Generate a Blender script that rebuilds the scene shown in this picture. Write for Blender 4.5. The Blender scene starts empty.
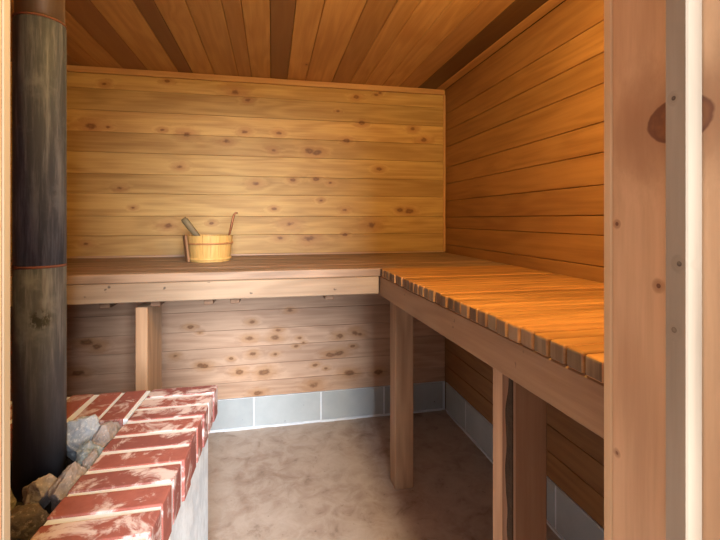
import bpy, bmesh, math, random
from mathutils import Vector, Matrix, noise as mnoise
R = random.Random(7)
C = bpy.context.scene.collection
S = bpy.context.scene
PI = math.pi
H = 1.265                      # eye height

# ------------------------------------------------------------------ materials
class NT:
    def __init__(s, name):
        s.m = bpy.data.materials.new(name); s.m.use_nodes = True
        s.t = s.m.node_tree; s.n = s.t.nodes; s.n.clear()
        s.out = s.n.new('ShaderNodeOutputMaterial'); s.p = s.n.new('ShaderNodeBsdfPrincipled')
        s.t.links.new(s.p.outputs[0], s.out.inputs[0])
    def link(s, a, b): s.t.links.new(a, b)
    def put(s, v, sock):
        if isinstance(v, (int, float)): sock.default_value = v
        elif isinstance(v, (tuple, list)): sock.default_value = v if len(v) != 3 or sock.type == 'VECTOR' else (*v, 1)
        else: s.link(v, sock)
    def math(s, op, a, b=0.0, c=None, clamp=False):
        n = s.n.new('ShaderNodeMath'); n.operation = op; n.use_clamp = clamp
        s.put(a, n.inputs[0]); s.put(b, n.inputs[1])
        if c is not None: s.put(c, n.inputs[2])
        return n.outputs[0]
    def vmath(s, op, a, b=None, out=0):
        n = s.n.new('ShaderNodeVectorMath'); n.operation = op
        s.put(a, n.inputs[0])
        if b is not None: s.put(b, n.inputs[1])
        return n.outputs[out]
    def comb(s, x, y, z):
        n = s.n.new('ShaderNodeCombineXYZ')
        for i, v in enumerate((x, y, z)): s.put(v, n.inputs[i])
        return n.outputs[0]
    def sep(s, v):
        n = s.n.new('ShaderNodeSeparateXYZ'); s.link(v, n.inputs[0]); return n.outputs
    def obj(s): return s.n.new('ShaderNodeTexCoord').outputs['Object']
    def noise(s, v, scale=5, detail=4, rough=.55, dist=0):
        n = s.n.new('ShaderNodeTexNoise'); s.link(v, n.inputs['Vector'])
        n.inputs['Scale'].default_value = scale; n.inputs['Detail'].default_value = detail
        n.inputs['Roughness'].default_value = rough; n.inputs['Distortion'].default_value = dist
        return n.outputs[0]
    def ramp(s, f, lo, hi, a=0.0, b=1.0, smooth=True):
        n = s.n.new('ShaderNodeMapRange'); n.interpolation_type = 'SMOOTHSTEP' if smooth else 'LINEAR'
        s.put(f, n.inputs[0])
        for i, v in enumerate((lo, hi, a, b)): s.put(v, n.inputs[i+1])
        return n.outputs[0]
    def mix(s, f, a, b, mode='MIX'):
        n = s.n.new('ShaderNodeMix'); n.data_type = 'RGBA'; n.blend_type = mode
        s.put(f, n.inputs[0]); s.put(a, n.inputs[6]); s.put(b, n.inputs[7])
        return n.outputs[2]
    def attr(s, name):
        n = s.n.new('ShaderNodeAttribute'); n.attribute_name = name
        q = s.n.new('ShaderNodeSeparateColor'); s.link(n.outputs['Color'], q.inputs[0])
        return q.outputs
    def bump(s, h, strength=.2, dist=.002):
        n = s.n.new('ShaderNodeBump'); n.inputs['Strength'].default_value = strength
        n.inputs['Distance'].default_value = dist; s.link(h, n.inputs['Height'])
        s.link(n.outputs[0], s.p.inputs['Normal'])
    def done(s, col, rough=.6, spec=.4, metal=0):
        s.put(col, s.p.inputs['Base Color']); s.put(rough, s.p.inputs['Roughness'])
        s.p.inputs['Specular IOR Level'].default_value = spec; s.put(metal, s.p.inputs['Metallic'])
        return s.m

def wood(name, light, dark, axis='X', knots=None, kd=.0, kscale=3.2, rough=.6, spec=.35, fine=1.0,
         kcol=(.14, .055, .022), halo=(.36, .17, .065), red=(.30, .11, .05), kn=1.3, sharp=False, spots=0.0, contrast=1.0, plane=None):
    t = NT(name); x, y, z = t.sep(t.obj())
    a, b, c = {'X': (x, y, z), 'Y': (y, x, z), 'Z': (z, x, y)}[axis]
    at = t.attr('tone'); rnd = at[0]
    off = t.math('MULTIPLY', rnd, 41.0)
    a2 = t.math('ADD', a, off)
    # knots --------------------------------------------------
    kd_out = None
    if knots:                                   # seen one by one on the boards: (along, across, size)
        pw = t.noise(t.obj(), 38, 3, .65)
        oc = t.obj()
        for (kx, kz, r, asp) in knots:
            n = t.n.new('ShaderNodeMapping'); n.vector_type = 'TEXTURE'
            ax = {'x': 0, 'y': 1, 'z': 2}
            loc = [0, 0, 0]; sc = [1e4, 1e4, 1e4]
            pa, pb = plane
            loc[ax[pa]] = kx; loc[ax[pb]] = kz; sc[ax[pa]] = r*asp; sc[ax[pb]] = r
            n.inputs[1].default_value = loc; n.inputs[3].default_value = sc
            t.link(oc, n.inputs[0])
            d = t.vmath('LENGTH', n.outputs[0], out=1)
            kd_out = d if kd_out is None else t.math('SMOOTH_MIN', kd_out, d, .3)
        pw3 = t.noise(t.comb(t.math('MULTIPLY', x, 1.0), y, t.math('MULTIPLY', z, 2.2)), 9, 3, .6)
        kd_out = t.math('ADD', kd_out, t.math('MULTIPLY', t.math('SUBTRACT', t.math('ADD', pw, t.math('MULTIPLY', pw3, 1.6)), 1.3), kn))
    if kd > 0:
        v = t.n.new('ShaderNodeTexVoronoi'); v.voronoi_dimensions = '3D'
        kv = t.comb(t.math('MULTIPLY', a2, .62), t.math('ADD', b, off), c)
        t.link(kv, v.inputs['Vector']); v.inputs['Scale'].default_value = kscale
        q = t.n.new('ShaderNodeSeparateColor'); t.link(v.outputs['Color'], q.inputs[0])
        ok = t.math('LESS_THAN', q.outputs[0], kd)
        rr = t.math('MULTIPLY_ADD', q.outputs[1], .055, .03)
        d = t.math('DIVIDE', v.outputs['Distance'], rr)
        d = t.math('ADD', d, t.math('MULTIPLY', t.math('SUBTRACT', 1.0, ok), 50.0))
        pw2 = t.noise(t.obj(), 30, 2, .6)
        d = t.math('ADD', d, t.math('MULTIPLY', t.math('SUBTRACT', pw2, .5), 1.2))
        kd_out = d if kd_out is None else t.math('MINIMUM', kd_out, d)
    swirl = None
    if kd_out is not None:
        swirl = t.ramp(kd_out, .3, 4.5, 1.0, 0.0)
    # grain --------------------------------------------------
    bb = t.math('ADD', t.math('MULTIPLY', b, 1.0), off)
    if swirl is not None: bb = t.math('MULTIPLY_ADD', swirl, .035, bb)
    g1 = t.noise(t.comb(t.math('MULTIPLY', a2, 2.2), t.math('MULTIPLY', bb, 55*fine), t.math('MULTIPLY', c, 55*fine)), 1, 5, .65)
    g2 = t.noise(t.comb(t.math('MULTIPLY', a2, .9), t.math('MULTIPLY', bb, 7*fine), t.math('MULTIPLY', c, 7*fine)), 1, 2, .5)
    ring = t.math('MULTIPLY_ADD', t.math('SINE', t.math('MULTIPLY', g2, 46.0)), .5, .5)
    blot = t.noise(t.comb(t.math('MULTIPLY', a2, 1.3), t.math('MULTIPLY', bb, 5), t.math('MULTIPLY', c, 5)), 1, 3, .6)
    f = t.math('ADD', t.math('MULTIPLY', g1, .62), t.math('MULTIPLY', ring, .13))
    f = t.math('MULTIPLY_ADD', blot, .42, f)
    f = t.ramp(f, .58-.26/contrast, .58+.26/contrast, 0, 1)
    col = t.mix(f, dark, light)
    col = t.mix(t.math('MULTIPLY', at[2], .75), col, red, 'MIX')
    if kd_out is not None:
        col = t.mix(t.ramp(kd_out, .7, 3.6, .6, 0.0), col, halo)
        col = t.mix(t.ramp(kd_out, .96 if sharp else .35, 1.05 if sharp else 1.2, .88, 0.0), col, kcol)
        if sharp:
            col = t.mix(t.math('MULTIPLY', t.ramp(kd_out, .98, .80, 0, .75), t.ramp(pw, .40, .62)), col, halo)
            col = t.mix(t.math('MULTIPLY', t.ramp(kd_out, 1.0, .9, 0, 1), t.ramp(g1, .56, .68, 0, .5)), col, (.05,.02,.012))
        heart = t.ramp(kd_out, .0, .5, .35, 0.0)
        col = t.mix(heart, col, halo)
    if spots:
        sp = t.noise(t.obj(), 34, 2, .4)
        col = t.mix(t.ramp(sp, .70, .76, 0, spots), col, (.05, .035, .03))
    tn = t.math('MULTIPLY', at[1], 1.0)
    n = t.n.new('ShaderNodeHueSaturation'); t.link(col, n.inputs['Color']); t.link(tn, n.inputs['Value'])
    t.bump(g1, .25, .0015)
    return t.done(n.outputs[0], t.math('MULTIPLY_ADD', g1, .2, rough-.1), spec)

# knots seen on the back wall (along x, height z, radius)
UP = [(-.93,2.028,8),(-.597,2.067,7),(-.217,2.026,14),(-.142,1.982,8),(-1.001,1.787,14),(-.909,1.786,6),(-.624,1.781,6),
 (-.488,1.763,12),(-.159,1.789,9),(.042,1.791,8),(-.269,1.73,11),(.006,1.686,8),(-.526,1.569,9),(-.095,1.477,11),(.231,1.687,12),
 (.275,1.680,12),(.522,2.039,8),(.407,1.944,5),(.561,1.876,9),(.901,1.853,9),(.977,1.784,10),(.672,1.586,8),(.268,1.514,8),
 (.36,1.49,7),(.127,1.505,8),(.231,1.141,17),(.05,1.148,10),(.62,1.227,15),(.451,1.164,6),(-1.021,1.125,7),(.108,1.234,13),(.012,1.326,7),(.45,1.321,7),
 (.813,1.323,8),(.88,1.315,11),(-.592,1.23,11),(-.847,1.441,9),(.653,2.06,5),(.679,2.075,5),(.458,1.76,8),(-.78,1.33,6),(-.35,1.24,6),(.30,1.38,6)]
LO = [(-.118,.643,8),(-.13,.547,11),(.018,.545,12),(.036,.586,9),(-.112,.449,9),(.356,.413,12),(.413,.422,14),(.262,.357,7),
 (.483,.29,15),(-.083,.211,11),(.25,.227,15),(-.188,.346,12),(-.042,.335,15),(-.416,.404,8),(-.388,.396,11),(-.471,.631,8),
 (-.416,.593,5),(.419,.528,11),(.516,.542,12),(.145,.482,6),(.169,.53,6),(.666,.283,12),(.548,.534,8),(-.554,.466,9),
 (-1.016,.575,14),(-.965,.544,12),(-1.061,.404,13),(.108,.705,8),(.19,.50,5),(.02,.44,7),(.33,.33,6),(-.24,.43,6),(.5,.46,6)]
KN = [(x, z, r*.00135, 1.7) for x, z, r in UP + LO]

CEDAR_L, CEDAR_D = (.56, .335, .165), (.36, .18, .075)
M = {}
ROWS = [.19,.285,.388,.496,.600,.715,.83,.94,1.055,1.17,1.281,1.41,1.522,1.643,1.758,1.879,2.0,2.085]
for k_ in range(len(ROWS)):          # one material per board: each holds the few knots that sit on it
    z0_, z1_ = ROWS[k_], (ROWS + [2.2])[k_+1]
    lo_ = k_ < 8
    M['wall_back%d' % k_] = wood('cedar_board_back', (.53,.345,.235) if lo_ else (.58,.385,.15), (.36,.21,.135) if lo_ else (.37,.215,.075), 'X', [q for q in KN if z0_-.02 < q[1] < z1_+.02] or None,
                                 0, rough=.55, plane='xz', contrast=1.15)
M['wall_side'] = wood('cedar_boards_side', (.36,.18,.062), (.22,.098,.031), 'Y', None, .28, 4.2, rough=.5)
M['ceil'] = wood('cedar_boards_ceiling', (.58,.335,.12), (.39,.195,.06), 'Y', None, .35, 4.2, rough=.5)
M['trimx'] = wood('cedar_strip', (.56,.33,.15), (.40,.21,.09), 'X', rough=.55)
M['trimz'] = wood('cedar_strip_upright', (.56,.33,.15), (.40,.21,.09), 'Z', rough=.55)
M['slat'] = wood('bench_slat_wood', (.45,.225,.08), (.23,.105,.036), 'X', None, .16, 5, rough=.42, spec=.4, fine=.8, contrast=1.3)
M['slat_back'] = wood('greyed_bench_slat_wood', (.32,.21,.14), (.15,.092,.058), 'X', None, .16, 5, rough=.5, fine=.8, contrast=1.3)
M['slat_end'] = wood('weathered_end_grain', (.31,.215,.14), (.075,.047,.03), 'Z', rough=.8, fine=.6, contrast=1.3)
M['beamx'] = wood('planed_lumber_x', (.35,.25,.17), (.22,.145,.095), 'X', None, .25, 5, rough=.65, spots=.8)
M['beamy'] = wood('planed_lumber_y', (.38,.235,.14), (.25,.14,.08), 'Y', None, .25, 5, rough=.65, spots=.5)
M['post'] = wood('post_lumber', (.46,.29,.175), (.29,.16,.09), 'Z', None, .22, 4, rough=.65, fine=.8)
M['jamb'] = wood('jamb_board', (.74,.47,.28), (.55,.325,.185), 'Z', [(1.367, .060, .0375, .62), (1.259, .1406, .0022, 1), (1.1925, .084, .0026, 1), (.981, .1406, .002, 1)], 0, rough=.6, plane='zy', fine=.6, contrast=1.5, halo=(.30,.13,.06), kcol=(.16,.06,.035), kn=.22, sharp=True)
M['stop'] = wood('door_stop_wood', (.39,.30,.22), (.25,.185,.13), 'Z', [(1.385, .049, .0022, 1), (1.221, .043, .0024, 1), (1.155, .0485, .0026, 1)], 0, rough=.6, plane='zy', fine=.7, kn=.2, sharp=True, kcol=(.06,.04,.03), halo=(.26,.19,.13))
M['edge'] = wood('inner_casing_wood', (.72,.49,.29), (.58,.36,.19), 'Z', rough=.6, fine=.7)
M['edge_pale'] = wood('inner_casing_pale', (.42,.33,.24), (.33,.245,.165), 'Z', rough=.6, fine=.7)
M['stave'] = wood('bucket_pine', (.68,.43,.15), (.52,.29,.08), 'Z', rough=.5, fine=1.5)
M['ladle'] = wood('ladle_wood', (.19,.14,.07), (.10,.07,.035), 'Z', rough=.6)
M['ladle_red'] = wood('dark_bucket_stave', (.34,.18,.085), (.20,.09,.04), 'Z', rough=.6)
M['hoop'] = wood('bucket_hoop_wood', (.50,.24,.09), (.32,.13,.05), 'X', rough=.5)

def mk_metal_copper():
    t = NT('aged_copper'); n = t.noise(t.obj(), 60, 3)
    return t.done(t.mix(n, (.34,.13,.05), (.20,.07,.03)), .4, .5, .6)
M['copper'] = mk_metal_copper()

def mk_pipe():
    t = NT('black_steel_pipe'); x, y, z = t.sep(t.obj())
    st = t.noise(t.comb(t.math('MULTIPLY', x, 70), t.math('MULTIPLY', y, 70), t.math('MULTIPLY', z, 5)), 1, 5, .7)
    bl = t.noise(t.obj(), 13, 4, .6)
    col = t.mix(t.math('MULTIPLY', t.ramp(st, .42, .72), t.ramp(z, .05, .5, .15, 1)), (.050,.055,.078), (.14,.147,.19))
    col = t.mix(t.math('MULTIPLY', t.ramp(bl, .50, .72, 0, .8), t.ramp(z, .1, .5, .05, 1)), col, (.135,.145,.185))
    # scuffed patch and soot
    ch = t.noise(t.comb(x, y, t.math('MULTIPLY', z, .6)), 55, 3, .7)
    sp = t.math('MULTIPLY', t.ramp(t.vmath('DISTANCE', t.obj(), (.022, -.046, .405), out=1), .012, .030, 1, 0), t.ramp(ch, .42, .52))
    col = t.mix(t.math('MULTIPLY', sp, .9), col, (.012,.012,.013))
    t.bump(bl, .15, .002)
    return t.done(col, t.math('MULTIPLY_ADD', bl, .25, .48), .22, 0)
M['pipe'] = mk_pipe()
def mk_pipe_top():
    t = NT('heat_stained_steel'); x, y, z = t.sep(t.obj())
    st = t.noise(t.comb(t.math('MULTIPLY', x, 60), t.math('MULTIPLY', y, 60), t.math('MULTIPLY', z, 4)), 1, 4, .6)
    return t.done(t.mix(st, (.16,.10,.07), (.34,.27,.22)), .38, .5, .75)
M['pipe_top'] = mk_pipe_top()
def mk_rust():
    t = NT('rusty_seam'); n = t.noise(t.obj(), 60, 4)
    return t.done(t.mix(n, (.20,.065,.045), (.09,.045,.04)), .8, .3)
M['rust'] = mk_rust()

def mk_brick():
    t = NT('old_red_brick'); o = t.obj(); at = t.attr('tone')
    o2 = t.vmath('ADD', o, t.comb(t.math('MULTIPLY', at[0], 31.0), 0.0, 0.0))
    n = t.noise(o2, 30, 5, .65); w = t.noise(o2, 14, 5, .68, .6)
    col = t.mix(n, (.18,.05,.042), (.36,.125,.10))
    col = t.mix(t.math('MULTIPLY', at[2], .6), col, (.14,.05,.055))
    thr = t.math('SUBTRACT', .785, t.math('MULTIPLY', at[1], .32))
    col = t.mix(t.ramp(w, thr, t.math('ADD', thr, .13), 0, .82), col, (.60,.51,.51))
    t.bump(n, .5, .003)
    return t.done(col, .85, .25)
M['brick'] = mk_brick()
def mk_mortar():
    t = NT('pale_mortar'); n = t.noise(t.obj(), 60, 4, .7)
    t.bump(n, .5, .003)
    return t.done(t.mix(n, (.57,.60,.66), (.73,.76,.82)), .9, .2)
M['mortar'] = mk_mortar()
def mk_paint():
    t = NT('white_washed_masonry'); x, y, z = t.sep(t.obj())
    n = t.noise(t.comb(t.math('MULTIPLY', x, 14), t.math('MULTIPLY', y, 14), t.math('MULTIPLY', z, 9)), 1, 5, .7)
    t.bump(n, .6, .006)
    return t.done(t.mix(t.ramp(n, .35, .65), (.55,.61,.69), (.76,.82,.90)), .75, .3)
M['paint'] = mk_paint()
def mk_block():
    t = NT('grey_concrete_block'); o = t.obj(); n = t.noise(o, 9, 5, .6); p = t.noise(o, 55, 2, .4)
    col = t.mix(n, (.30,.325,.34), (.42,.44,.45))
    col = t.mix(t.ramp(p, .76, .79, 0, .85), col, (.04,.04,.045))
    at = t.attr('tone')
    h = t.n.new('ShaderNodeHueSaturation'); t.link(col, h.inputs['Color']); t.link(at[1], h.inputs['Value'])
    t.bump(n, .3, .003)
    return t.done(h.outputs[0], .85, .25)
M['block'] = mk_block()
def mk_floor():
    t = NT('stained_concrete_floor'); o = t.obj()
    a = t.noise(o, 2.6, 5, .6, .4); b = t.noise(o, 11, 6, .68, .5); d = t.noise(o, 38, 3, .6)
    col = t.mix(t.ramp(a, .32, .68), (.35,.26,.21), (.47,.385,.33))
    col = t.mix(t.ramp(b, .40, .66, 0, .6), col, (.54,.46,.41))
    col = t.mix(t.ramp(b, .44, .30, 0, .55), col, (.20,.14,.105))
    col = t.mix(t.ramp(d, .66, .74, 0, .5), col, (.13,.095,.08))
    t.bump(b, .25, .004)
    return t.done(col, t.ramp(a, .3, .7, .55, .75), .35)
M['floor'] = mk_floor()
def mk_stone(name, c1, c2, c3):
    t = NT(name); o = t.obj(); n = t.noise(o, 26, 6, .65); m = t.noise(o, 120, 3, .6)
    col = t.mix(t.ramp(n, .3, .7), c1, c2)
    col = t.mix(t.ramp(m, .55, .68, 0, .7), col, c3)
    t.bump(n, .7, .006)
    return t.done(col, .8, .3)
M['st_grey'] = mk_stone('grey_granite', (.23,.25,.29), (.38,.40,.44), (.55,.56,.58))
M['st_blue'] = mk_stone('blue_grey_basalt', (.16,.20,.25), (.28,.33,.38), (.42,.46,.50))
M['st_pink'] = mk_stone('pinkish_brown_stone', (.20,.165,.155), (.33,.285,.275), (.45,.40,.385))
M['st_pink2'] = mk_stone('pinkish_grey_stone', (.24,.205,.20), (.37,.33,.325), (.50,.46,.45))
M['st_olive'] = mk_stone('olive_brown_stone', (.11,.085,.05), (.21,.17,.105), (.32,.27,.18))
M['st_dark'] = mk_stone('dark_brown_stone', (.06,.045,.038), (.13,.098,.08), (.24,.20,.17))
def mk_dark():
    t = NT('dark_iron_bed'); n = t.noise(t.obj(), 30, 3)
    return t.done(t.mix(n, (.02,.02,.02), (.05,.045,.04)), .8, .3)
M['bed'] = mk_dark()
def mk_bark():
    t = NT('dark_bark'); n = t.noise(t.obj(), 45, 5, .7); t.bump(n, .8, .006)
    return t.done(t.mix(n, (.02,.014,.010), (.10,.06,.035)), .9, .2)
M['bark'] = mk_bark()

# ------------------------------------------------------------------ mesh helpers
class MB:
    """collects solids into ONE mesh; every solid carries its own random, tone and tint"""
    def __init__(s):
        s.bm = bmesh.new(); s.l = s.bm.verts.layers.float_color.new('tone')
    def _tag(s, vs, tone, tint, rnd):
        r = R.random() if rnd is None else rnd
        for v in vs: v[s.l] = (r, tone, tint, 1)
    def box(s, x0, x1, y0, y1, z0, z1, bev=0.0, tone=1.0, tint=0.0, rnd=None, mat=0, seg=1, xf=None):
        bm2 = bmesh.new()
        bmesh.ops.create_cube(bm2, size=1)
        for v in bm2.verts:
            v.co = Vector(((x0+x1)/2 + v.co.x*(x1-x0), (y0+y1)/2 + v.co.y*(y1-y0), (z0+z1)/2 + v.co.z*(z1-z0)))
        if bev: bmesh.ops.bevel(bm2, geom=list(bm2.edges), offset=bev, segments=seg, affect='EDGES', profile=.5)
        if xf:
            for v in bm2.verts: v.co = xf @ v.co if isinstance(xf, Matrix) else Vector(xf(v.co))
        s._merge(bm2, tone, tint, rnd, mat); bm2.free()
    def _merge(s, b2, tone, tint, rnd, mat, smooth=False):
        mp = {}; vs = []
        for v in b2.verts:
            w = s.bm.verts.new(v.co); mp[v] = w; vs.append(w)
        for f in b2.faces:
            try:
                nf = s.bm.faces.new([mp[v] for v in f.verts]); nf.smooth = smooth
                nf.material_index = mat(f) if callable(mat) else mat
            except ValueError: pass
        s._tag(vs, tone, tint, rnd)
    def lathe(s, prof, cx=0, cy=0, n=48, smooth=True, tone=1, closed=False, mat=0):
        b2 = bmesh.new(); rings = []
        for r, z in prof:
            rings.append([b2.verts.new((cx + r*math.cos(2*PI*i/n), cy + r*math.sin(2*PI*i/n), z)) for i in range(n)])
        m = len(rings)
        for k in range(m if closed else m-1):
            A, B = rings[k], rings[(k+1) % m]
            for i in range(n): b2.faces.new((A[i], A[(i+1) % n], B[(i+1) % n], B[i]))
        if not closed:
            b2.faces.new(list(reversed(rings[0]))); b2.faces.new(rings[-1])
        s._merge(b2, tone, 0, None, mat, smooth); b2.free()
    def tube(s, pts, rx, ry=None, n=10, mat=0, tone=1):
        """a bent rod of elliptical section; rx may be a list"""
        b2 = bmesh.new(); pts = [Vector(p) for p in pts]; rings = []
        up = Vector((0, 1, 0))
        for i, p in enumerate(pts):
            d = (pts[min(i+1, len(pts)-1)] - pts[max(i-1, 0)]).normalized()
            sd = d.cross(up).normalized(); u2 = sd.cross(d).normalized()
            a = rx[i] if isinstance(rx, list) else rx; b = (ry[i] if isinstance(ry, list) else ry) if ry else a
            rings.append([b2.verts.new(p + sd*a*math.cos(2*PI*k/n) + u2*b*math.sin(2*PI*k/n)) for k in range(n)])
        for A, B in zip(rings, rings[1:]):
            for k in range(n): b2.faces.new((A[k], A[(k+1) % n], B[(k+1) % n], B[k]))
        b2.faces.new(list(reversed(rings[0]))); b2.faces.new(rings[-1])
        s._merge(b2, tone, 0, None, mat, True); b2.free()
    def build(s, name, mats, parent=None, base=None):
        if not isinstance(mats, (list, tuple)): mats = [mats]
        bmesh.ops.recalc_face_normals(s.bm, faces=s.bm.faces)
        me = bpy.data.meshes.new(name)
        if base is not None:
            for v in s.bm.verts: v.co -= Vector(base)
        s.bm.to_mesh(me); s.bm.free()
        for m in mats: me.materials.append(M[m])
        o = bpy.data.objects.new(name, me); C.objects.link(o)
        if parent: o.parent = parent
        elif base is not None: o.location = base
        return o
def thing(name, label, cat, loc, group=None, kind=None):
    o = bpy.data.objects.new(name, None); C.objects.link(o); o.location = loc; o.empty_display_size = .1
    return tag(o, label, cat, group, kind)
def tag(o, label, cat=None, group=None, kind=None):
    if label: o['label'] = label
    if cat: o['category'] = cat
    if group: o['group'] = group
    if kind: o['kind'] = kind
    return o
def struct(o, label, cat): return tag(o, label, cat, None, 'structure')

# ------------------------------------------------------------------ the room
XL, XR, YB, YF, ZC = -1.45, 1.124, 2.64, .463, H + .856
G = .0011
# floor
m = MB(); m.box(-1.62, 1.28, -2.6, 2.80, -.10, 0)
struct(m.build('floor', 'floor'), 'stained tan concrete floor', 'floor')
# back wall: horizontal cedar boards
rows = ROWS
tones = [.92,1.06,1.0,1.08,.98,.94,1.0,1.0,.92,.98,1.02,.93,1.0,.92,1.14,.88,1.05,1.0]
m = MB()
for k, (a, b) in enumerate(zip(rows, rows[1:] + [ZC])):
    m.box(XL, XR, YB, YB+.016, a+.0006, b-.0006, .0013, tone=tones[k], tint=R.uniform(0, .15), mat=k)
m.box(XL-.15, XR+.15, YB+.016, YB+.12, -.05, ZC+.1, tone=.25)
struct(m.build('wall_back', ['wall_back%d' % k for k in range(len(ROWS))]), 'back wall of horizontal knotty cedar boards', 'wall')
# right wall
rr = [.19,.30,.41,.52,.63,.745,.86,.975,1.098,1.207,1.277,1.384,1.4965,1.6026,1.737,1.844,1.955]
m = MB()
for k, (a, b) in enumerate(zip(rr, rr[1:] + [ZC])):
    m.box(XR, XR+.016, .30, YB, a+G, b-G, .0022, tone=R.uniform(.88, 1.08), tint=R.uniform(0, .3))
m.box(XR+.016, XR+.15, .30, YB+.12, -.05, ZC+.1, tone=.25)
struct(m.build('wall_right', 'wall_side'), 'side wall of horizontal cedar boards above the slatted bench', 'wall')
# left wall
m = MB()
for k, (a, b) in enumerate(zip(rows, rows[1:] + [ZC])):
    m.box(XL-.016, XL, .30, YB, a+G, b-G, .0022, tone=R.uniform(.9, 1.05), tint=R.uniform(0, .3))
m.box(XL-.15, XL-.016, .30, YB+.12, -.05, ZC+.1, tone=.25)
struct(m.build('wall_left', 'wall_side'), 'cedar side wall behind the stove pipe', 'wall')
# ceiling: boards run from the door to the back wall
cx = [XL,-1.30,-1.17,-1.04,-.935,-.83,-.70,-.535,-.455,-.333,-.195,-.120,-.008,.092,.203,.365,.482,.572,.692,.806,.935,1.062,XR]
dark = {-.83: (.80,.75), -.535: (.60,.9), -.008: (.62,.8), .935: (.30,.6), .365: (.86,.4), -1.17: (.8,.5), -.333: (.95,.15), -.195: (.92,.35), .806: (.9,.3), -1.04: (1.0,.35)}
m = MB()
for a, b in zip(cx, cx[1:]):
    tn, ti = dark.get(a, (R.uniform(.98, 1.12), R.uniform(0, .2)))
    m.box(a+G, b-G, .30, YB, ZC, ZC+.016, .0022, tone=tn, tint=ti)
m.box(XL-.15, XR+.15, .05, YB+.12, ZC+.016, ZC+.14, tone=.25)
struct(m.build('ceiling', 'ceil'), 'ceiling of reddish cedar boards running to the back wall', 'ceiling')
# cornice strip and corner strip
m = MB(); m.box(XL, XR-.012, YB-.012, YB, ZC-.036, ZC-.001, .003, tone=1.08)
struct(m.build('trim_1', 'trimx'), 'thin cedar cornice strip along the top of the back wall', 'trim')
m = MB(); m.box(XR-.014, XR-.0005, YB-.014, YB-.0005, 1.05, ZC-.036, .003, tone=1.12)
struct(m.build('trim_2', 'trimz'), 'thin upright strip in the far corner of the room', 'trim')
# concrete block footings
def blocks(name, axis, pos, a0, a1, lab):
    m = MB(); s = -.107
    while s > a0: s -= .406
    def bx(p, q, z0, z1, d0, d1, **k):
        if axis == 'x': m.box(p, q, pos-d1, pos-d0, z0, z1, **k)
        else: m.box(pos-d1, pos-d0, p, q, z0, z1, **k)
    while s < a1:
        p, q = max(s, a0)+.004, min(s+.406, a1)-.004
        if q - p > .03: bx(p, q, .012, .186, -.01, .004, bev=.003, tone=R.uniform(.92, 1.08), mat=0)
        s += .406
    bx(a0, a1, 0, .188, -.012, .0015, mat=1)
    # mortar smeared along the floor line
    s = a0
    while s < a1-.05:
        e = min(a1, s+R.uniform(.05, .11)); w = R.uniform(.007, .013)
        bx(s, e+.004, 0, R.uniform(.009, .015), -.005, w, bev=.003, mat=1); s = e
    struct(m.build(name, ['block', 'mortar']), lab, 'footing')
blocks('baseboard_back', 'x', YB, XL, XR, 'grey concrete block footing under the back wall')
blocks('baseboard_right', 'y', XR, .47, YB-.02, 'shaded concrete block footing under the side bench')

# front wall around the doorway
XJ0, XJ1, ZD = -.243, .410, 1.76
m = MB()
def fw(x0, x1, z0, z1): 
    m.box(x0, x1, .24, .447, z0, z1, tone=.8)
    n = max(1, round((z1-z0)/.12)); h = (z1-z0)/n
    for i in range(n): m.box(x0, x1, .447, YF-.002, z0+i*h+G, z0+(i+1)*h-G, .002, tone=R.uniform(.9, 1.08))
fw(XL-.1, XJ0-.032, 0, ZC); fw(XJ1+.032, XR+.1, 0, ZC); fw(XJ0-.032, XJ1+.032, ZD+.032, ZC)
struct(m.build('wall_front', 'trimx'), 'front wall of the sauna around the doorway', 'wall')
d = thing('door_1', 'wooden frame of the open doorway with a narrow door stop', 'doorway', (0, .30, 0), kind='structure')
B = (0, .30, 0)
def jamb(x0, x1, sgn):
    m = MB(); m.box(x0, x1, .20, .4485, 0, ZD, .0015, tone=1.0, rnd=.313); o = m.build('door_jamb', 'jamb', d, B)
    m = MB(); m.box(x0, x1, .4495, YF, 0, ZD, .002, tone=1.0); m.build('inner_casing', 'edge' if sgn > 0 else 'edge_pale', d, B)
    xs = (x0-.0195, x0-.0005) if sgn > 0 else (x1+.0005, x1+.0195)
    m = MB(); m.box(*xs, .335, .359, 0, ZD, .0015, tone=1.0); m.build('door_stop', 'stop', d, B)
# the jamb's coordinates are door-local: its knot sits at y = .338-.30
jamb(XJ1, XJ1+.032, 1); jamb(XJ0-.032, XJ0, -1)
m = MB(); m.box(XJ0-.032, XJ1+.032, .20, YF, ZD, ZD+.032, .0015); m.build('door_head', 'trimx', d, B)

# ------------------------------------------------------------------ benches
ZT = 1.046; ZS = ZT-.037
def xf_front(y): return .5 - .0233*(y-.56)
def slats(m, y0, y1, x0f, x1, endmat):
    n = round((y1-y0)/.0433); p = (y1-y0)/n
    for i in range(n):
        ya, yb = y0+i*p+.0018, y0+(i+1)*p-.0018
        x0 = x0f((ya+yb)/2) + R.uniform(-.003, .003)
        dz = R.uniform(-.0012, .0008)
        m.box(x0, x1, ya, yb, ZS, ZT+dz, .0055, tone=R.uniform(.86, 1.12) * (1.05 if i == 0 and not endmat else 1), tint=R.uniform(0, .25) * (0 if i == 0 else 1), seg=3,
              mat=(lambda f: 1 if f.normal.x < -.8 else 0) if endmat else 0)
YBF = 1.835
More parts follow.
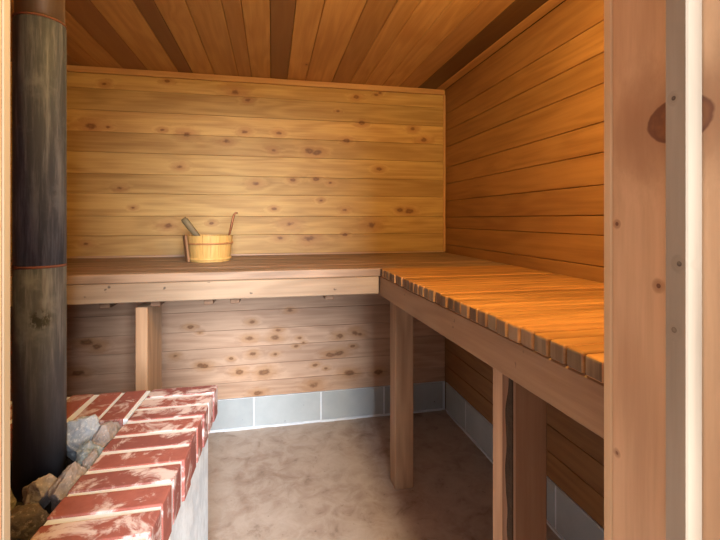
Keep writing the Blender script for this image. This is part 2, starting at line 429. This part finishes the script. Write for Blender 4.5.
# back bench
bb = thing('sauna_bench', 'long cedar bench along the back wall carrying the wooden bucket', 'bench', (-.2, 2.2, 0), 'slatted sauna benches')
B = (-.2, 2.2, 0)
m = MB(); slats(m, YBF, YB-.004, lambda y: XL+.004, XR-.004, False); m.build('slatted_seat', ['slat_back', 'slat_end'], bb, B)
m = MB(); m.box(XL+.004, .468, YBF+.003, YBF+.041, .931, ZS-.001, .003, tone=1.02, rnd=.61); m.build('fascia_board', 'beamx', bb, B)
for x, w in ((-.66, .038), (-.47, .038), (-.262, .038), (-.155, .038), (.25, .038), (-1.05, .038)):
    m = MB(); m.box(x-w/2, x+w/2, YBF+.043, YB-.002, .905, ZS-.001, .002, tone=.6, tint=.4); m.build('joist', 'beamy', bb, B)
m = MB(); m.box(-.546, -.500, YBF+.043, 1.965, 0, .904, .003, tone=1.08); m.box(-.544, -.502, 1.966, 2.118, 0, .904, .003, tone=.98)
m.build('leg', 'post', bb, B)
m = MB(); m.box(-1.35, -1.30, YBF+.043, 2.0, 0, .904, .003); m.build('leg', 'post', bb, B)
# side bench
sb = thing('sauna_bench', 'cedar side bench with a row of exposed slat ends on its front edge', 'bench', (.8, 1.2, 0), 'slatted sauna benches')
B = (.8, 1.2, 0)
YS0 = .475
m = MB(); slats(m, YS0, YBF-.001, xf_front, XR-.004, True); m.build('slatted_seat', ['slat', 'slat_end'], sb, B)
m = MB()
m.box(0, .038, YS0, YBF+.04, .922, ZS-.001, .003, tone=.98, rnd=.23, xf=lambda c: (c.x + xf_front(c.y) + .004, c.y, c.z))
m.build('fascia_board', 'beamy', sb, B)
m = MB(); m.box(.562, .652, 1.90, 1.99, 0, ZS-.001, .004, tone=1.05); m.build('leg', 'post', sb, B)
m = MB(); m.box(.5325, .618, .863, .953, 0, ZS-.001, .004, tone=.78, tint=.55); lg = m.build('leg', 'post', sb, B)
m = MB(); m.box(.5295, .5320, .908, .951, 0, .916, .001, tone=1.5); tag(m.build('pale_lit_strip', 'post', lg, B), 'pale strip painting the lit side of the post')  # raised tone paints in the bounced light on the left face of the post
b2 = bmesh.new(); ed = []
for k in range(40):
    z = .30 + k*.0158; wv = .004 + .030*max(0, min(1, (z-.40)/.22))*(.75 + .5*mnoise.noise(Vector((0, 3, z*14))))
    if z > .8: wv *= max(.45, 1-(z-.8)*4)
    ed.append([b2.verts.new(p) for p in ((.5326, .866, z), (.5290, .868, z), (.5286, .866+wv*.6, z), (.5300, .866+wv, z), (.5326, .866+wv, z))])
for A, D in zip(ed, ed[1:]):
    for q in range(5): b2.faces.new((A[q], A[(q+1) % 5], D[(q+1) % 5], D[q]))
b2.faces.new(ed[0]); b2.faces.new(ed[-1])
m = MB(); m._merge(b2, 1, 0, None, 0, True); b2.free()
tag(m.build('bark_edge', 'bark', lg, B), 'strip of dark bark left on the post')
for y in (.72, 1.30):
    m = MB(); m.box(.545, XR-.04, y-.019, y+.019, .922, ZS-.001, .002, tone=.8); m.build('joist', 'trimx', sb, B)
m = MB(); m.box(XR-.039, XR-.001, YS0, YBF, .922, ZS-.001, .002, tone=.8); m.build('ledger', 'beamy', sb, B)

# ------------------------------------------------------------------ brick stove surround
BX0, BX1, BY0, BY1, BZ = -1.02, -.182, .50, 1.472, H-.55
LB, PB, HB = .20, .0765, .095           # brick length, pitch, height on edge
def skew(c): return (c.x - .042*(BY1-c.y)*(1 if c.x > -.7 else 0), c.y, c.z)
bs = thing('brick_surround', 'low masonry stove surround with a red brick cap and white washed side', 'brick surround', (-.6, 1.0, 0))
B = (-.6, 1.0, 0)
m = MB()
def brick(x0, x1, y0, y1):
    j = .0035
    dz = R.uniform(.0, .003)
    ang = Matrix.Translation(((x0+x1)/2, (y0+y1)/2, 0)) @ Matrix.Rotation(R.uniform(-.012, .012), 4, 'Z') @ Matrix.Translation((-(x0+x1)/2, -(y0+y1)/2, 0))
    e = R.uniform(.001, .006)
    m.box(x0+e, x1+e, y0, y1, BZ-HB, BZ+dz, .003, tone=R.uniform(.72, 1.12), tint=max(0, R.uniform(-.5, .8)), seg=2, mat=0,
          xf=lambda c: skew(ang @ c))
W = PB-.015
y = BY1
while y > BY0+.03:                       # right hand run, bricks laid across
    brick(BX1-LB, BX1, y-W, y); y -= PB
x = BX1-LB-.013
while x > BX0+.02:                       # back run, bricks laid front to back
    brick(x-W, x, BY1-LB, BY1); brick(x-W, x, BY0, BY0+LB) if x < BX1-LB else None; x -= PB
y = BY1-LB-.013
while y > BY0+LB+.05:
    brick(BX0, BX0+LB, y-W, y); y -= PB
t = .001
for (a, b, c, e) in ((BX1-LB+.004, BX1-t, BY0+.004, BY1-.004), (BX0+.004, BX1-LB, BY1-LB+.004, BY1-.001),
                     (BX0+.004, BX1-LB, BY0+.004, BY0+LB-.004), (BX0+.004, BX0+LB-.004, BY0+LB, BY1-LB)):
    m.box(a, b, c, e, BZ-HB+.001, BZ-.0015, .001, mat=1, xf=skew)
m.build('brick_cap', ['brick', 'mortar'], bs, B)
m = MB()
z1 = BZ-HB-.0005
for (a, b, c, e) in ((BX1-LB, BX1-.022, BY0, BY1-.012), (BX0, BX1-LB, BY1-LB, BY1-.012), (BX0, BX1-LB, BY0, BY0+LB), (BX0, BX0+LB, BY0+LB, BY1-LB)):
    m.box(a, b, c, e, 0, z1, .003, xf=skew)
m.build('painted_base', 'paint', bs, B)
ZB = .632
m = MB(); m.box(BX0+LB-.005, BX1-LB-.045, BY0+LB-.005, BY1-LB+.005, ZB-.03, ZB); m.build('stone_bed', 'bed', bs, B)

# ------------------------------------------------------------------ stove pipe
PX, PY, PR = -.534, 1.13, .0512
sp = thing('stove_pipe', 'tall black steel stove pipe rising from the stones', 'stove pipe', (PX, PY, ZB))
B = (PX, PY, ZB)
zj, zt = 1.1555, 1.724
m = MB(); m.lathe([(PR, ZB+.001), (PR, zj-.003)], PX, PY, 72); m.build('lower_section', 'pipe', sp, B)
m = MB(); m.lathe([(PR-.001, zj-.003), (PR+.0006, zj-.002), (PR+.0006, zj+.002), (PR-.001, zj+.003)], PX, PY, 72)
tag(m.build('seam', 'rust', sp, B), 'rusty red seam around the pipe')
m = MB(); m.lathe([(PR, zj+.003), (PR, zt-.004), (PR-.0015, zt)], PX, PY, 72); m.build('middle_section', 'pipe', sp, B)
m = MB(); m.lathe([(PR-.003, zt), (PR-.003, ZC)], PX, PY, 72)
tag(m.build('upper_section', 'pipe_top', sp, B), 'brown heat stained upper length of the pipe')
m = MB(); m.lathe([(PR-.0025, zt), (PR+.0003, zt+.001), (PR+.0003, zt+.004), (PR-.0025, zt+.005)], PX, PY, 72)
m.build('rim', 'rust', sp, B)

# ------------------------------------------------------------------ stones
def stone(loc, dims, rot, seed, mat, label, group='stones around the stove pipe'):
    r = random.Random(seed); bm = bmesh.new()
    bmesh.ops.create_icosphere(bm, subdivisions=5, radius=1)
    planes = []
    for _ in range(15):
        n = Vector((r.gauss(0, 1), r.gauss(0, 1), r.gauss(0, 1))).normalized(); planes.append((n, r.uniform(.60, .84)))
    for v in bm.verts:
        p = v.co.copy()
        for n, dd in planes:
            q = p.dot(n)
            if q > dd: p -= n*(q-dd)*.92
        q = p + Vector((seed*3.1, seed, 0)); p += v.normal*(.10*mnoise.noise(q*2.2) + .05*mnoise.noise(q*5.5) + .025*mnoise.noise(q*12))
        v.co = p
    mt = Matrix.Rotation(rot[2], 4, 'Z') @ Matrix.Rotation(rot[1], 4, 'Y') @ Matrix.Rotation(rot[0], 4, 'X') @ Matrix.Diagonal((*dims, 1))
    for v in bm.verts: v.co = mt @ v.co
    zmin = min(v.co.z for v in bm.verts)
    for v in bm.verts: v.co.z -= zmin
    for f in bm.faces: f.smooth = True
    me = bpy.data.meshes.new('sauna_stone'); bm.to_mesh(me); bm.free()
    try: me.set_sharp_from_angle(angle=math.radians(28))
    except Exception: pass
    me.materials.append(M[mat]); o = bpy.data.objects.new('sauna_stone', me); C.objects.link(o)
    o.location = loc; return tag(o, label, 'stone', group)
STONES = [
 ((-.485,1.226,ZB), (.050,.036,.064), (.2,.1,.5), 3, 'st_grey', 'pale speckled grey stone at the inner corner by the back bricks'),
 ((-.440,1.148,ZB), (.040,.044,.052), (.15,.2,-.1), 8, 'st_blue', 'blue grey stone leaning on the pipe between grey and pinkish stones'),
 ((-.426,1.222,ZB+.018), (.028,.050,.040), (.15,.1,-.35), 12, 'st_pink', 'brown stone wedged where the two brick runs meet'),
 ((-.415,1.098,ZB+.034), (.015,.026,.032), (.1,.1,-.1), 21, 'st_pink', 'small brown stone pressed against the inner edge of the bricks'),
 ((-.434,1.022,ZB), (.029,.048,.052), (.1,.2,-.35), 34, 'st_pink', 'long pinkish stone between the pipe foot and the brick run'),
 ((-.492,1.035,ZB), (.036,.030,.044), (.1,.15,.35), 41, 'st_pink2', 'rounded pinkish grey stone right in front of the pipe foot'),
 ((-.562,1.010,ZB), (.040,.038,.052), (.3,.2,.2), 55, 'st_olive', 'olive brown stone beside the door post'),
 ((-.478,.940,ZB), (.058,.040,.048), (.1,.1,.3), 63, 'st_dark', 'big dark brown stone nearest the doorway'),
 ((-.600,1.225,ZB), (.042,.030,.036), (.2,.3,.5), 77, 'st_pink', 'brownish stone behind the black pipe'),
 ((-.650,1.110,ZB), (.044,.040,.036), (.2,.1,.2), 81, 'st_dark', 'dark stone on the far side of the black pipe'),
]
for a in STONES: stone((a[0][0], a[0][1], a[0][2]+.001), *a[1:])

# ------------------------------------------------------------------ bucket and ladles
KX, KY = -.318, 2.335
bk = thing('sauna_bucket', 'yellow pine sauna bucket standing on the back bench', 'bucket', (KX, KY, ZT))
B = (KX, KY, ZT); HB2 = .134; r0, r1 = .100, .116
m = MB()
n = 18
for i in range(n):
    a0, a1 = 2*PI*i/n+.006, 2*PI*(i+1)/n-.006
    b2 = bmesh.new(); g = []
    for (r, z) in ((r0, .001), (r1, HB2), (r1-.010, HB2), (r0-.010, .012)):
        g.append([b2.verts.new((KX+r*math.cos(a0+(a1-a0)*k/3), KY+r*math.sin(a0+(a1-a0)*k/3), ZT+z)) for k in range(4)])
    for q in range(4):
        A, D = g[q], g[(q+1) % 4]
        for k in range(3): b2.faces.new((A[k], A[k+1], D[k+1], D[k]))
    b2.faces.new([g[q][0] for q in range(4)]); b2.faces.new([g[q][3] for q in (3, 2, 1, 0)])
    m._merge(b2, R.uniform(.86, 1.1), R.uniform(0, .12), None, 0); b2.free()
m.build('stave_body', 'stave', bk, B)
m = MB(); m.lathe([(.0, ZT+.012), (r0-.009, ZT+.012), (r0-.009, ZT+.020), (0, ZT+.020)], KX, KY, 36, False); m.build('bottom_board', 'stave', bk, B)
for zc, h, mt in ((.094, .009, 'hoop'), (.016, .013, 'stave')):
    ra = r0+(r1-r0)*zc/HB2
    m = MB(); m.lathe([(ra+.0005, ZT+zc-h/2), (ra+.005, ZT+zc-h/2), (ra+.006, ZT+zc+h/2), (ra+.0015, ZT+zc+h/2)], KX, KY, 48, True, closed=True)
    m.build('hoop', mt, bk, B)
# wide outer stave on the left side of the bucket
m = MB()
for s_ in (0,):
    m.box(-.006, .006, -.022, .022, .0, .136, .002, xf=Matrix.Translation((KX-.0995, KY-.052, ZT+.001)) @ Matrix.Rotation(-.115, 4, 'Y') @ Matrix.Rotation(.44, 4, 'Z'))
m.build('side_stave', 'ladle_red', bk, B)
# wooden ladle: broad grip leaning out over the left of the rim, bowl inside
ld = thing('wooden_ladle', 'dull olive wooden ladle with a broad grip leaning out of the bucket', 'ladle', (KX+.03, KY, ZT+.03))
B = (KX+.03, KY, ZT+.03)
m = MB(); m.tube([(KX-.010,KY-.02,ZT+.080),(KX-.050,KY-.02,ZT+.120),(KX-.080,KY-.022,ZT+.158),(KX-.120,KY-.024,ZT+.212),(KX-.128,KY-.024,ZT+.222)], [.009,.012,.016,.017,.013], [.006,.007,.008,.008,.006], 12)
m.build('grip', 'ladle', ld, B)
m = MB(); m.lathe([(.008, ZT+.040), (.024, ZT+.046), (.034, ZT+.066), (.036, ZT+.082), (.033, ZT+.082), (.030, ZT+.066), (.020, ZT+.052), (.005, ZT+.047)], KX+.004, KY-.03, 28)
m.build('bowl', 'ladle', ld, B)
# copper dipper: thin upright handle with a bent over tip at the right
cd = thing('copper_dipper', 'thin copper brown dipper handle with hooked tip upright in the bucket', 'dipper', (KX+.07, KY+.02, ZT+.03))
B = (KX+.07, KY+.02, ZT+.03)
m = MB(); m.tube([(KX+.072,KY+.02,ZT+.06),(KX+.095,KY+.005,ZT+.130),(KX+.106,KY,ZT+.175),(KX+.116,KY,ZT+.222),(KX+.121,KY,ZT+.242),(KX+.129,KY,ZT+.252),(KX+.139,KY,ZT+.250)], [.004,.0052,.0066,.0062,.0058,.005,.0045], [.003,.006,.008,.007,.006,.005,.004], 10)
m.build('handle', 'copper', cd, B)
m = MB(); m.lathe([(.006, ZT+.030), (.022, ZT+.034), (.027, ZT+.052), (.028, ZT+.068), (.026, ZT+.068), (.024, ZT+.052), (.018, ZT+.040), (.004, ZT+.036)], KX+.050, KY+.034, 24)
m.build('cup', 'copper', cd, B)

# ------------------------------------------------------------------ light
w = bpy.data.worlds.new('overcast'); S.world = w; w.use_nodes = True
bg = w.node_tree.nodes['Background']; bg.inputs[0].default_value = (.90, .96, 1.0, 1); bg.inputs[1].default_value = .7
def area(name, loc, tgt, sx, sy, power, col):
    l = bpy.data.lights.new(name, 'AREA'); l.shape = 'RECTANGLE'; l.size = sx; l.size_y = sy; l.energy = power; l.color = col
    o = bpy.data.objects.new(name, l); C.objects.link(o); o.location = loc
    o.rotation_euler = (Vector(tgt)-Vector(loc)).to_track_quat('-Z', 'Y').to_euler(); return o
area('daylight', (.78, -4.5, 2.6), (.1, 1.6, .9), 2.1, 3.4, 1380, (.88, .95, 1))
l = bpy.data.lights.new('sauna_lamp', 'POINT'); l.energy = 50; l.color = (1, .72, .24); l.shadow_soft_size = .07
o = bpy.data.objects.new('sauna_lamp', l); C.objects.link(o); o.location = (.46, .64, 1.93)
# portal in the doorway so the sky samples well
p = area('sky_portal', (.083, .15, .88), (.083, 2, .88), .66, 1.76, 1, (1, 1, 1)); p.data.cycles.is_portal = True

# ------------------------------------------------------------------ camera
cam = bpy.data.cameras.new('camera'); co = bpy.data.objects.new('camera', cam); C.objects.link(co)
co.location = (0, 0, H); co.rotation_euler = (PI/2, 0, -math.atan(88/424))
cam.sensor_width = 36; cam.lens = 36*424/720; cam.shift_y = -51/720; cam.clip_start = .02
S.camera = co
S.view_settings.view_transform = 'Standard'; S.view_settings.look = 'None'
S.view_settings.exposure = 0; S.view_settings.gamma = 1; S.view_settings.use_curve_mapping = False
S.cycles.max_bounces = 10; S.cycles.diffuse_bounces = 7
S.cycles.use_denoising = True
